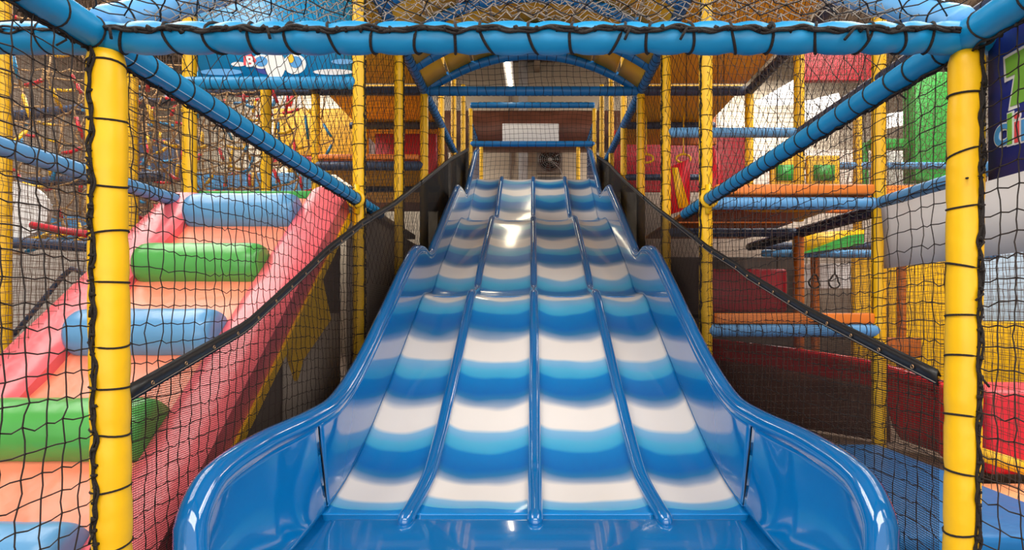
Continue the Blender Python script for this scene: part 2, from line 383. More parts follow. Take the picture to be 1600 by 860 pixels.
for x in (-.53, 0, .53):
    m = MB(); P = []; R = []
    dd = np.concatenate([np.arange(9.98, 2.55, -.05), np.array([2.53, 2.50, 2.475, 2.46, 2.452])])
    for d in dd: P.append((CX+x*(1.0 if d > 2.9 else 1.0+.06*(2.9-d)/.45), d, zp(d)+H+.006)); R.append(.036)
    R = np.array(R); R[-3:] = [.030, .022, .010]; R[0] = .02
    for q, d in enumerate(dd):                      # slight swelling at every joint of the sections
        for hmp in (7.42, 4.95): R[q] += .004*math.exp(-((d-hmp)/.06)**2)
    m.tube(P, R, 14); m.build('lane_divider', M['fibreblue'], slide)
rimd = np.array([1.72, 1.78, 1.85, 2.0, 2.29, 2.6, 2.82, 3.24, 3.8, 4.4, 4.80, 5.05, 5.25, 5.42, 5.7, 6.5, 7.2, 7.42, 7.7, 8.05, 8.4, 8.9, 9.5, 9.78, 10.1])
rimz = np.array([-1.0, -.86, -.68, -.585, -.535, -.50, -.465, -.30, -.00, .33, .50, .525, .50, .525, .66, 1.10, 1.47, 1.575, 1.60, 1.60, 1.72, 2.06, 2.47, 2.66, 2.80])
rimx = np.array([.98, 1.05, 1.10, 1.115, 1.09, 1.02, .985, .975, .975, .975, .975, .975, .975, .975, .975, .975, .975, .975, .975, .975, .975, .975, .975, .975, .975])
rz = lambda d: pchip(rimd, rimz, np.asarray(d, float)); rx = lambda d: pchip(rimd, rimx, np.asarray(d, float))
for sgn in (-1, 1):
    for lo, hi, nm in ((2.62, 10.1, 'side_wall'), (1.74, 2.61, 'runout_side')):
        dw = np.arange(hi, lo-.001, -.03); ts = np.linspace(0, 1, 14); G = np.zeros((len(dw), 14, 3))
        for i, d in enumerate(dw):
            zb = float(zp(d))-.006; zt = float(rz(d))-.01; xb = .945; xt = float(rx(d))-.03
            f = min(1, max(0, (2.75-d)/.5))                       # the wall turns from upright to a dished flare
            G[i, :, 0] = CX+sgn*(xb+(xt-xb)*((1-f)*ts+f*(1-(1-ts)**1.7)))
            G[i, :, 1] = d; G[i, :, 2] = H+zb+(max(zt, zb+.002)-zb)*((1-f)*ts+f*ts**1.5)
        m = MB(); m.grid(G if sgn > 0 else G[:, ::-1]); m.build(nm, M['fibreblue'], slide, solid=.008)
    m = MB(); m.tube([(CX+sgn*(.946+.05*t*t), 2.615, H+float(zp(2.6))+.40*t) for t in np.linspace(0, 1, 10)], .0022, 6); m.build('wall_joint', M['black'], slide)
    m = MB(); m.tube([(CX+sgn*.940, d, H+float(zp(d))+.004) for d in np.arange(10.0, 2.56, -.06)], .0035, 6); m.build('lane_edge_seam', M['navy_blue'], slide)
    m = MB(); dr = np.concatenate([np.arange(10.1, 2.0, -.05), np.arange(2.0, 1.72, -.02)])
    m.tube([(CX+sgn*rx(d), d, rz(d)+H) for d in dr], [.040+.012*min(1, max(0, (3.2-d)/1)) for d in dr], 14); m.build('rolled_rim', M['fibreblue'], slide)
    m = MB(); G = np.array([[(CX+sgn*(rx(d)+.035), d, rz(d)+H), (CX+sgn*(rx(d)+.035), d, max(.01, zp(d)+H-.1))] for d in dr if rz(d)+H > .12])
    m.grid(G); m.build('outer_skirt', M['fibreblue'], slide, solid=.006)
m = MB(); dw = np.linspace(2.55, 1.5, 20); xs = np.linspace(-.945, .945, 21)
m.grid([[(CX+x, d, H+zp(d)-.001) for x in xs[::-1]] for d in dw]); m.build('runout_floor', M['fibreblue'], slide, solid=.02)
m = MB(); m.grid([[(CX+x, 1.5+.01*math.sin(t*3), H-.93-(t*.11)) for x in np.linspace(-.945, .945, 8)] for t in np.linspace(0, 1, 5)]); m.build('front_lip', M['fibreblue'], slide)
m = MB()
for d in (7.44, 4.97): m.tube([(CX+x, d, zp(d)+H-.022) for x in np.linspace(-.94, .94, 30)], .006, 6)
m.build('joint_seam', M['fibreblue'], slide)
for d in (4.2, 5.6, 7.6, 9.4):
    for x in (-.8, .8): m = MB(); m.box((x-.04, d-.04, 0), (x+.04, d+.04, H+float(zp(d))-.06)); m.build('support_leg', M['steel'], slide, smooth=False)
    m = MB(); m.box((-.84, d-.03, H+float(zp(d))-.12), (.84, d+.03, H+float(zp(d))-.06)); m.build('support_crossbar', M['steel'], slide, smooth=False)
m = MB(); m.box((-.9, 1.9, .0), (.9, 2.4, .09)); m.build('runout_base', M['black'], slide, smooth=False)

# ================================================================== FRONT BAY: padded frame around the camera
P_ = padded
BX, D1, D3 = 1.2, 1.61, 4.01
P_('padded_post', 'near yellow padded post with black cord ties, left of the slide mouth', 'post', W(-1.166, D1, -1.04), W(-1.186, D1, .715), .0485, 'yellow', .15, 'near yellow padded posts', pinch=.07, seed=3, k=28, side_cord=1.38, cordr=.0032)
P_('padded_post', 'near yellow padded post beside the navy banner, right of the slide mouth', 'post', W(1.190, D1, -1.04), W(1.208, D1, .715), .0440, 'yellow', .14, 'near yellow padded posts', pinch=.07, seed=5, k=28, side_cord=1.71, cordr=.0032)
P_('padded_beam', 'thick blue padded beam across the front, puffed between black cords', 'beam', W(-1.2, D1, .757), W(1.2, D1, .757), 0.0435, 'blue', .112, 'blue padded beams', pinch=.17, seed=1, k=28, cordr=.0042, slant=.5, side_cord=-.12, pw=.20)
P_('padded_beam', 'blue padded beam continuing left from the near left post', 'beam', W(-2.4, D1, .757), W(-1.2, D1, .757), .043, 'blue', .13, 'blue padded beams', pinch=.08, seed=2, side_cord=-.1)
P_('padded_beam', 'blue padded beam continuing right behind the navy banner', 'beam', W(1.2, D1, .757), W(2.4, D1, .757), .043, 'blue', .13, 'blue padded beams', pinch=.08, seed=2)
for s, wd, sd in ((-1, 'left', 7), (1, 'right', 8)):
    P_('padded_beam', 'blue padded side beam running back from the near %s post towards the slide' % wd, 'beam', W(s*1.2, D1, .757), W(s*1.2, D3+.55, .757), .040, 'blue', .11, 'blue padded beams', pinch=.02, seed=sd, seam=.75 if s < 0 else None, k=24, side_cord=math.pi/2)
    P_('padded_beam', 'blue padded top beam overhead coming forward from the near %s post' % wd, 'beam', W(s*1.2, .55, .757), W(s*1.2, D1, .757), .045, 'blue', .13, 'blue padded beams', pinch=.05, seed=sd+4, side_cord=math.pi*.5, k=24)
    P_('padded_beam', 'pale blue padded rafter rising back from the top of the near %s post' % wd, 'beam', W(s*1.2, D1, .80), W(s*1.2, D3, 2.43), .043, 'pale_blue', .13, 'blue padded rafters', pinch=.05, seed=sd+9)

# further posts: x, d, bottom, top (relative heights), colour, label
posts = [
 (-1.2, 4.01, -1.04, 2.9, 'yellow', 'second yellow padded post left of the slide, where the long side beam ends'),
 (1.2, 4.01, -1.04, 2.9, 'yellow', 'second yellow padded post right of the slide, where the long side beam ends'),
 (-1.2, 5.21, -1.04, 2.9, 'yellow', 'third yellow padded post along the left of the slide'),
 (1.2, 5.21, -1.04, 2.9, 'yellow', 'third yellow padded post along the right of the slide'),
 (-1.2, 6.41, -1.04, 2.41, 'yellow', 'fourth yellow post left of the slide under the arched canopy end'),
 (1.2, 6.41, -1.04, 2.41, 'yellow', 'fourth yellow post right of the slide under the arched canopy end'),
 (-1.2, 7.61, -1.04, 3.9, 'yellow', 'slim yellow post behind the arch, left side, nearest to it'),
 (1.2, 7.61, -1.04, 3.9, 'yellow', 'slim yellow post behind the arch, right side, nearest to it'),
 (-1.2, 8.81, -1.04, 3.9, 'yellow', 'slim yellow post behind the arch, left side, second back'),
 (1.2, 8.81, -1.04, 3.9, 'yellow', 'slim yellow post behind the arch, right side, second back'),
 (-1.2, 10.01, -1.04, 3.9, 'yellow', 'slim yellow post beside the slide top on the left'),
 (1.2, 10.01, -1.04, 3.9, 'yellow', 'slim yellow post beside the slide top on the right'),
 (-1.2, 11.2, -1.04, 3.9, 'yellow', 'far yellow post at the left end of the two high cross beams'),
 (1.2, 11.2, -1.04, 3.9, 'yellow', 'far yellow post at the right end of the two high cross beams'),
 (-1.10, 12.4, -1.04, 3.5, 'yellow', 'yellow post against the beige wall left of the wall fan'),
 (.98, 12.4, -1.04, 3.5, 'yellow', 'yellow post against the beige wall right of the wall fan'),
 (-2.4, 4.05, .2, 2.9, 'yellow', 'yellow post behind the top of the pink ramp, left end of the banner beam'),
 (2.4, 4.01, -1.04, 2.9, 'yellow', 'yellow post right of the slide standing on the blue floor pad'),
 (-3.6, 5.21, -1.04, 2.9, 'yellow', 'yellow post just right of the near left post, far behind it'),
 (-2.4, 5.21, .6, 2.9, 'yellow', 'yellow post left of the ramp top in front of the yellow panel'),
 (-2.4, 6.41, .9, 2.4, 'yellow', 'thin yellow post left of the mid level deck edge'),
 (-3.6, 3.94, -1.04, 2.9, 'yellow', 'yellow post at the far left beside the white disc'),
 (2.4, 5.21, .8, 2.9, 'yellow', 'amber yellow post right of the slide under the red wall patch'),
 (3.6, 6.41, .6, 2.4, 'yellow', 'yellow post behind the orange deck near the green strip'),
 (2.4, 6.41, 1.0, 2.43, 'yellow', 'thin yellow post in front of the bright ceiling window'),
 (2.4, 5.215, -1.04, .74, 'brown_orange', 'burnt orange post under the right hand deck corner'),
 (4.05, 6.35, -1.04, .5, 'brown_orange', 'dark orange post in front of the yellow wall panels'),
 (3.1, 6.35, -1.04, .6, 'brown_orange', 'dark orange post beside the pale window panel'),
 (3.8, 5.3, -1.04, .55, 'yellow', 'yellow post low in front of the orange panel'),
]
for i, (x, d, z0, z1, c, lab) in enumerate(posts):
    if lab.startswith('yellow post low'): continue
    r = .046 if d < 7 else .042
    P_('padded_post', lab, 'post', W(x, d, z0), W(x, d, z1), r, c, .14 if d < 7 else .22, 'yellow padded posts' if c == 'yellow' else 'orange padded posts', pinch=.05, seed=20+i, k=14, cordr=.003 if d < 7 else .004,
       side_cord=(math.pi-.5 if x < 0 else .5) if d < 6 and abs(x) < 1.3 else None)

beams = [
 ((-2.4, 4.01, 1.575), (-1.2, 4.01, 1.575), .043, 'blue', 'pale blue cross beam under the blue picture banner'),
 ((1.2, 5.21, 1.6), (2.4, 5.21, 1.6), .045, 'pale_blue', 'pale blue cross beam high on the right under the yellow soffit'),
 ((1.2, 4.01, .74), (2.4, 4.01, .74), .043, 'pale_blue', 'pale blue cross beam under the orange deck edge on the right'),
 ((2.4, 1.61, .74), (2.4, 4.01, .74), .043, 'pale_blue', 'pale blue beam running back along the right outer net above the white sheet'),
 ((-2.4, 1.61, .74), (-2.4, 4.01, .74), .043, 'pale_blue', 'pale blue beam crossing behind the near left post'),
 ((2.4, 4.01, .70), (2.4, 6.41, .70), .045, 'slate', 'dark slate beam under the right deck running back'),
 ((1.2, 5.21, .70), (2.4, 5.21, .70), .04, 'slate', 'dark slate cross beam under the right hand orange deck'),
 ((2.4, 1.61, 1.6), (2.4, 5.21, 1.6), .043, 'slate', 'dark slate beam just above the long blue beam on the right'),
 ((2.4, 1.61, 2.43), (2.4, 6.41, 2.43), .05, 'slate', 'dark slate beam edging the yellow soffit on the right'),
 ((-2.4, 4.01, 2.43), (-2.4, 6.41, 2.43), .05, 'slate', 'dark slate beam edging the amber soffit on the left'),
 ((-3.9, 6.41, 2.43), (-1.2, 6.41, 2.43), .05, 'slate', 'dark slate cross beam behind the blue picture banner'),
 ((1.2, 6.41, 2.43), (2.4, 6.41, 2.43), .05, 'slate', 'dark slate cross beam under the yellow soffit on the right'),
 ((-1.2, 6.41, 2.43), (1.2, 6.41, 2.43), .050, 'navy_blue', 'blue padded beam across the foot of the arched canopy'),
 ((-2.4, 6.41, 1.6), (-1.2, 6.41, 1.6), .052, 'slate', 'slate blue beam edging the mid level deck on the left'),
 ((-2.4, 7.61, 1.6), (-1.2, 7.61, 1.6), .045, 'slate', 'dark cross beam at the back of the left mid level deck'),
 ((-2.4, 7.61, 2.43), (-1.2, 7.61, 2.43), .045, 'slate', 'dark cross beam above the red panel on the left'),
 ((1.2, 7.61, 1.75), (2.4, 7.61, 1.75), .04, 'slate', 'thin dark beam behind the yellow ring handles'),
 ((1.2, 7.61, 2.43), (2.4, 7.61, 2.43), .045, 'slate', 'dark cross beam at the back of the right soffit'),
 ((-1.2, 11.2, 3.97), (1.2, 11.2, 3.97), .055, 'navy_blue', 'upper of the two far blue cross beams over the slide top'),
 ((-1.2, 11.2, 3.22), (1.2, 11.2, 3.22), .055, 'navy_blue', 'lower of the two far blue cross beams over the slide top'),
 ((-1.2, 11.2, 3.6), (-1.2, 12.9, 3.6), .05, 'navy_blue', 'short blue strut behind the far beams on the left'),
 ((1.2, 11.2, 3.6), (1.2, 12.9, 3.6), .05, 'navy_blue', 'short blue strut behind the far beams on the right'),
 ((-1.2, 4.01, 2.43), (-1.2, 9.9, 2.43), .05, 'navy_blue', 'blue rail running back along the left foot of the arched canopy'),
 ((1.2, 4.01, 2.43), (1.2, 9.9, 2.43), .05, 'navy_blue', 'blue rail running back along the right foot of the arched canopy'),
 ((1.2, 4.01, -.14), (2.4, 4.01, -.14), .045, 'pale_blue', 'blue beam below the orange bumper low on the right'),
 ((2.4, 2.1, -1.0), (2.4, 3.94, -1.0), .045, 'blue', 'blue floor level beam at the lower right corner'),
 ((2.5, 6.3, .62), (4.2, 5.2, .50), .04, 'pale_blue', 'blue sloping beam under the yellow and green bumper'),
 ((2.4, 6.2, .69), (4.2, 6.2, .69), .04, 'slate', 'dark slate beam that the black triangular handles hang from'),
 ((2.4, 6.41, 1.6), (5.2, 6.41, 1.6), .04, 'pale_blue', 'thin pale blue beam far right above the green windows'),
 ((-6.5, 6.0, 1.9), (-3.6, 6.0, 2.2), .05, 'slate', 'slate blue beam among the climbing ropes, high on the left'),
 ((-6.5, 5.6, 1.15), (-3.6, 5.6, 1.3), .05, 'slate', 'slate blue beam among the climbing ropes, lower on the left'),
 ((-5.2, 4.7, .60), (-3.3, 4.7, .50), .045, 'slate', 'slate blue beam below the white disc on the left'),
]
for i, (a, b, r, c, lab) in enumerate(beams):
    d = min(a[1], b[1])
    P_('padded_beam', lab, 'beam', W(*a), W(*b), r, c, .10 if d < 9 else .18, 'further padded beams', pinch=.04, seed=60+i, k=14, cordr=.0028 if d < 9 else .004)
# yellow collars where the long side beams meet the second posts
for s, wd in ((-1, 'left'), (1, 'right')):
    m = MB(); c = W(s*1.2, 4.01, .757)
    m.tube([c+np.array([math.cos(a)*.050, -.085, math.sin(a)*.050]) for a in np.linspace(0, 2*math.pi, 25)[:-1]], .014, 8, closed=True)
    m.tube([c+np.array([0, -.055, -.10]), c+np.array([0, -.058, 0]), c+np.array([0, -.055, .10])], .02, 8)
    o = m.build('post_collar', M['yellow']); tag(o, 'yellow vinyl collar wrapping the %s side beam joint' % wd, 'collar', 'yellow joint collars')

# ================================================================== ARCHED CANOPY over the slide
can = empty('arched_canopy'); tag(can, 'arched canopy of yellow panels and blue padded ribs over the slide', 'canopy')
def arch_pt(t, d, ex=0):   # t 0..1 from left rail to right rail
    sag = .40+ex; x = -1.2+2.4*t
    return np.array([x, d, H+2.43+sag*4*t*(1-t)])
for d in (4.01, 4.61, 5.21, 5.81, 6.41):
    m = MB(); m.tube([arch_pt(t, d) for t in np.linspace(0, 1, 30)], .05, 12); m.build('canopy_rib', M['navy_blue'], can)
    c = MB()
    for t in np.linspace(.03, .97, 22):
        p = arch_pt(t, d); q = arch_pt(t+.01, d)-p; q /= np.linalg.norm(q); U = np.array([0, 1., 0]); V_ = np.cross(q, U)
        c.tube([p+.051*(math.cos(a)*U+math.sin(a)*V_) for a in np.linspace(0, 2*math.pi, 15)[:-1]], .003, 4, closed=True)
    c.build('lacing_cord', M['cord'], can)
pcols = ['soffit', 'soffit2', 'soffit', 'red', 'blue', 'soffit2', 'soffit', 'soffit2', 'soffit']
for j, (d0, d1) in enumerate(((4.06, 4.56), (4.66, 5.16), (5.26, 5.76), (5.86, 6.36))):
    for i in range(9):
        m = MB(); G = [[arch_pt(t, d, .06) for t in np.linspace(i/9+.006, (i+1)/9-.006, 6)] for d in (d0-.05, d1+.05)]
        m.grid(G); m.build('canopy_panel', M[(['soffit', 'soffit2'] if j > 1 else pcols)[(i+j) % (2 if j > 1 else 9)]], can, solid=.012)

# ================================================================== NETS
LN = 'nets along the left of the slide'; RN = 'nets along the right of the slide'
MX = lambda d: float(np.interp(d, (3.3, 3.7), (1.168, 1.13)))
mt_l = np.array([(1.66, -.24), (2.35, -.065), (2.92, .18), (3.78, .565), (4.68, .86), (6.3, 1.46), (8, 2.1), (10.6, 2.98)])
mt_r = np.array([(1.66, -.19), (2.42, -.01), (3.12, .19), (4.05, .52), (5.29, .94), (7.1, 1.6), (8.5, 2.15), (10.4, 2.8)])
for s, wd, G_ in ((-1, 'left', LN), (1, 'right', RN)):
    X = s*1.2
    net('knotted black net on the %s side of the slide under the side beam' % wd, W(X, D1+.06, -.98), (0, 1, 0), (0, 0, 1), 2.33, 1.70, .060, r=.0017, seed=11+s, group=G_)
    net('near knotted black net beside the camera, outside the %s post' % wd, W(s*(1.19 if s < 0 else 1.212), .98, -.98), (0, 1, 0), (0, 0, 1), .585, 1.70, .060, r=.0019, seed=15+s, warp=.3, group=G_)
    net('black diamond net filling the triangle above the %s side beam' % wd, W(X, D1+.04, .79), (0, 1, 0), (0, 0, 1), 2.36, 1.60, .072, r=.0016, diamond=True, clip=lambda a, b: b < a*.68+.03, seed=21+s, group=G_)
    net('black diamond net between the second and fourth posts on the %s' % wd, W(X, 4.06, .2), (0, 1, 0), (0, 0, 1), 2.3, 2.2, .085, r=.0019, diamond=True, seg=2, k=3, seed=31+s, group=G_)
    net('far black net beside the upper slide on the %s' % wd, W(X, 6.46, 1.2), (0, 1, 0), (0, 0, 1), 4.7, 2.6, .085, r=.0024, diamond=True, seg=2, k=3, knots=False, seed=41+s, group=G_)
    # outer rows
    X2 = s*2.4
    net('brown net hanging below the %s outer beam' % wd, W(X2, 1.66, -.95), (0, 1, 0), (0, 0, 1), 2.3, 1.64, .055, r=.0015, seg=2, k=3, seed=51+s, material='netbrown', group='outer nets')
    net('brown net rising above the %s outer beam' % wd, W(X2, 1.66, .80), (0, 1, 0), (0, 0, 1), 3.5, 1.6, .055, r=.0015, seg=2, k=3, knots=False, diamond=s > 0, seed=55+s, material='netbrown', group='outer nets')
net('brown net far left behind the ramp, reaching up to the ropes', W(-3.62, 2.6, -.5), (0, 1, 0), (0, 0, 1), 3.0, 3.0, .05, r=.0016, seg=2, k=3, knots=False, seed=61, material='netbrown', group='outer nets')
net('brown net across the far left bay over the white panel', W(-5.3, 5.05, -.9), (1, 0, 0), (0, 0, 1), 1.7, 3.6, .05, r=.002, seg=2, k=3, knots=False, seed=62, material='netbrown', group='outer nets')
net('brown net across the bay behind the ramp top', W(-3.55, 5.23, .9), (1, 0, 0), (0, 0, 1), 2.3, 1.8, .055, r=.002, seg=2, k=3, knots=False, seed=63, material='netbrown', group='outer nets')
net('brown net under the right deck in front of the red panel', W(1.25, 4.03, -.98), (1, 0, 0), (0, 0, 1), 1.1, 1.66, .05, r=.0014, seg=2, k=3, knots=False, seed=64, material='netbrown', group='outer nets')
net('brown net above the right deck in front of the windows', W(1.25, 4.03, .80), (1, 0, 0), (0, 0, 1), 1.1, 1.6, .055, r=.0014, seg=2, k=3, knots=False, seed=65, material='netbrown', group='outer nets')
net('brown net across the right outer bay in front of the yellow wall', W(2.45, 4.6, -.9), (1, 0, 0), (0, 0, 1), 2.2, 3.2, .055, r=.0016, seg=2, k=3, knots=False, seed=66, material='netbrown', group='outer nets')
net('black net closing the arch above its foot beam', W(-1.15, 6.43, 2.46), (1, 0, 0), (0, 0, 1), 2.3, .38, .075, r=.0028, seg=2, k=3, clip=lambda a, b: b < 4*.38*(a/2.3)*(1-a/2.3)+.01, knots=False, seed=67, group='far nets')
net('black net between the two far cross beams', W(-1.15, 11.24, 3.25), (1, 0, 0), (0, 0, 1), 2.3, .7, .09, r=.0035, seg=2, k=3, knots=False, seed=68, group='far nets')
net('black net over the slide top opening, below the far beams', W(-1.15, 11.24, 2.3), (1, 0, 0), (0, 0, 1), 2.3, .9, .09, r=.0030, seg=2, k=3, knots=False, seed=69, group='far nets')
net('black knotted net overhead in front of the front beam', W(-1.18, .62, .815), (1, 0, 0), (0, 1, 0), 2.36, 1.0, .072, r=.0019, seed=70, warp=.5, diamond=True, belly=.03, group='overhead nets')
net('grey net coloured as lit from above, sloping up behind the front beam', W(-1.15, D1+.03, .83), (1, 0, 0), (0, .827, .562), 2.3, 2.7, .07, r=.0013, seed=71, diamond=True, material='netgrey', sag=.2, group='overhead nets')

for k_, (o_, u_, w1, h1, c_, mt_, lab) in enumerate((
    ((-2.46, 1.7, -.9), (0, 1, 0), 3.4, 3.3, .034, 'netbrown', 'fine brown net doubling the outer row left of the ramp'),
    ((-6.6, 5.8, .7), (1, 0, 0), 4.1, 2.0, .045, 'netbrown', 'fine brown net hanging in front of the far left ropes'),
    ((-3.5, 6.50, .9), (1, 0, 0), 2.2, 1.5, .045, 'netbrown', 'fine brown net over the ropes behind the ramp top'),
    ((2.46, 1.7, -.9), (0, 1, 0), 3.4, 3.3, .036, 'netbrown', 'fine brown net doubling the outer row right of the slide'),
    ((2.5, 6.15, 1.0), (1, 0, 0), 3.6, 1.9, .05, 'netgrey', 'fine grey net in front of the yellow window panels'),
    ((1.3, 8.9, -.2), (1, 0, 0), 5.0, 3.6, .075, 'netgrey', 'coarse grey net far back across the right side'))):
    net(lab, W(*o_), u_, (0, 0, 1), w1, h1, c_, r=.0012 if c_ < .04 else .0016 if c_ < .06 else .0028, seg=2, k=3, knots=False, seed=90+k_, material=mt_, group='fine background nets')

# shade mesh beside the slide, with bound top edge
def mesh_panel(s, label, pts, bottom, material, group):
    p = np.array(pts)
    m = MB(); n = 2
    G = [[W(s*MX(d), d, b_), W(s*MX(d), d, z)] for (d, z), b_ in zip(p, [bottom(d) for d, _ in p])]
    m.grid(G); o = m.build('shade_mesh', M[material], smooth=False); tag(o, label, 'mesh', group)
    e = MB(); q = [W(s*MX(d), d, z) for d, z in zip(np.linspace(p[0, 0], p[-1, 0], 30), np.interp(np.linspace(p[0, 0], p[-1, 0], 30), p[:, 0], p[:, 1]))]
    G = []
    for pt in q: G.append([pt+np.array([-s*.006, 0, -.026]), pt+np.array([-s*.010, 0, 0]), pt+np.array([-s*.004, 0, .020]), pt+np.array([s*.006, 0, .0])])
    e.grid(G); eo = e.build('bound_edge', M['black'], o, solid=.004)
    t = MB(); t.tube([pt+np.array([-s*.012, 0, -.018]) for pt in q], .0016, 5); t.build('hem_cord', M['netgrey'], o)
    n_e = int((p[-1, 0]-p[0, 0])/.17)
    if p[0, 0] < 4:
        for i in range(n_e):
            d = p[0, 0]+.1+i*.17; c = W(s*(MX(d)-.013), d, float(np.interp(d, p[:, 0], p[:, 1]))-.006)
            r_ = MB(); r_.tube([c+np.array([0, math.cos(a)*.006, math.sin(a)*.006]) for a in np.linspace(0, 2*math.pi, 11)[:-1]], .0022, 6, closed=True); r_.build('eyelet', M['brass'], o)
    return o
def cut(arr, a, b):
    xs = [a]+[x for x in arr[:, 0] if a < x < b]+[b]; return [(x, float(np.interp(x, arr[:, 0], arr[:, 1]))) for x in xs]
bot = lambda d: max(-1.02, float(zp(d))-.25)
for s, wd, A_ in ((-1, 'left', mt_l), (1, 'right', mt_r)):
    g = 'mesh panels beside the slide'
    mesh_panel(s, 'brown see-through mesh with black bound edge, lower %s of the slide' % wd, cut(A_, 1.66, 4.0), lambda d: -1.02, 'mesh_light', g)
    mesh_panel(s, 'dark mesh panel beside the middle of the slide on the %s' % wd, cut(A_, 4.0, 5.8), lambda d: -1.02, 'mesh_mid', g)
    mesh_panel(s, 'mesh panel darkened for its grazing view beside the top of the slide on the %s' % wd, cut(A_, 5.8, 10.2), lambda d: bot(d), 'mesh_dark', g)

# ================================================================== LEFT: pink ramp with rolls
ramp = empty('soft_play_ramp'); tag(ramp, 'pink and peach padded climbing ramp left of the slide', 'ramp')
rampz = lambda d: .588+.80*(d-3.77)          # bed height along the depth
def slab(name, x0, x1, d0, d1, dz0, dz1, material, nseg=40, puff=.0, wav=0):
    m = MB(); G = []
    for d in np.linspace(d0, d1, nseg):
        row = []
        for t in np.linspace(0, 1, 13):
            x = x0+(x1-x0)*t; zt = max(-1.0, rampz(d)+dz1+puff*(1-(2*t-1)**4)+wav*math.sin(d*2*math.pi/.47))
            row.append((x, d, zt+H))
        G.append(row)
    m.grid(G)
    bt = [[(x0+(x1-x0)*t, d, max(-1.03, rampz(d)+dz0)+H) for t in np.linspace(0, 1, 13)] for d in np.linspace(d0, d1, nseg)]
    m.grid([r[::-1] for r in bt])
    for c in (0, -1): m.grid([[g[c], b[c]] if c == 0 else [b[c], g[c]] for g, b in zip(G, bt)])
    for c in (0, -1): m.grid([G[c], bt[c]])
    return m.build(name, M[material], ramp)
slab('ramp_bed', -2.23, -1.52, 1.78, 3.99, -.12, 0, 'peach', puff=.01, wav=.012)
slab('side_bolster', -1.53, -1.27, 1.78, 4.0, -.12, .05, 'pink', puff=.035)
slab('side_bolster', -2.50, -2.22, 1.78, 3.93, -.12, .05, 'pink', puff=.035)
slab('edge_trim', -1.275, -1.255, 1.80, 4.0, -.16, -.10, 'yellow')
for q, (d, c, nm) in enumerate([(3.77, 'roll_blue', 'blue'), (3.30, 'roll_green', 'green'), (2.83, 'roll_blue', 'blue'), (2.36, 'roll_green', 'green'), (1.92, 'roll_blue', 'blue')]):
    m = MB(); r = .122 if q < 3 else .132; xs = [-2.225, -2.222, -2.20]+list(np.linspace(-2.17, -1.59, 14))+[-1.56, -1.535, -1.53]
    R = [r*.55, r*.85, r*.96]+[r*(1+.012*math.sin(i*1.7)) for i in range(14)]+[r*.96, r*.85, r*.55]
    m.tube([(x, d, rampz(d)+.05+H) for x in xs], R, 28); o = m.build('roll', M[c], ramp); o['label'] = 'padded %s roll' % nm
m = MB(); m.prism([W(-1.33, 2.0, -1.03), W(-1.33, 4.0, -1.03), W(-1.33, 4.0, rampz(4.0)-.13), W(-1.33, 2.0, rampz(2.0)-.13)], (-1.1, 0, 0)); m.build('ramp_base', M['dark'], ramp, smooth=False)
m = MB(); m.prism([W(-1.29, d, z) for d, z in ((3.02, -.17), (3.53, .24), (3.71, -.06), (3.26, -.28), (3.18, -.39))], (-.02, 0, 0))
o = m.build('edge_board', M['yellow'], smooth=False); tag(o, 'yellow pointed board hanging under the ramp edge', 'board')
o = boxr('backing_board', W(-1.32, 3.05, -1.03), W(-1.31, 3.92, -.02), M['taupe'], bevel=0); tag(o, 'taupe board closing the ramp side below the yellow pointed board', 'board')
o = boxr('platform_edge', W(-2.36, 4.08, .78), W(-1.27, 4.24, .845), M['green']); tag(o, 'green padded edge at the top of the pink ramp', 'pad')
o = boxr('platform', W(-2.36, 4.26, .77), W(-1.27, 6.3, .82), M['taupe']); tag(o, 'platform floor behind the green edge of the ramp', 'platform')
o = boxr('backing_board', W(-1.34, 4.15, -1.03), W(-1.30, 10.0, .74), M['taupe']); tag(o, 'tall taupe board behind the mesh left of the slide', 'board')
# left decks
def deck(label, x0, x1, d0, d1, z, m_, th=.03, cat='deck'):
    o = boxr('deck', W(x0, d0, z), W(x1, d1, z+th), M[m_], bevel=.004); return tag(o, label, cat, 'deck boards')
deck('amber deck board overhead between the left posts', -2.36, -1.25, 4.05, 6.36, 2.49, 'soffit2')
deck('amber deck board overhead, further back on the left', -2.36, -1.25, 6.46, 8.7, 2.49, 'soffit2')
deck('mid level amber deck board on the left', -2.36, -1.25, 6.46, 8.7, 1.62, 'soffit2')
deck('yellow deck board overhead between the right posts', 1.25, 2.35, 4.05, 6.36, 2.49, 'soffit')
deck('yellow deck board overhead, further back on the right', 1.25, 2.35, 6.46, 8.7, 2.49, 'soffit2')
o = boxr('edge_bumper', W(-2.36, 6.36, 1.66), W(-1.25, 6.44, 1.72), M['orange']); tag(o, 'thin orange bumper on the left mid level deck edge', 'bumper')
o = boxr('vinyl_panel', W(-2.1, 7.72, 1.72), W(-1.28, 7.78, 2.36), M['deep_red']); tag(o, 'dark red vinyl panel between the left posts', 'panel')
o = boxr('vinyl_panel', W(-3.45, 7.7, 2.06), W(-2.2, 7.8, 2.69), M['soffit']); tag(o, 'yellow vinyl panel seen behind the long left beam', 'panel')
o = boxr('vinyl_panel', W(-3.45, 7.66, 1.92), W(-2.2, 7.72, 2.04), M['deep_red']); tag(o, 'narrow red strip under the yellow panel on the left', 'panel')

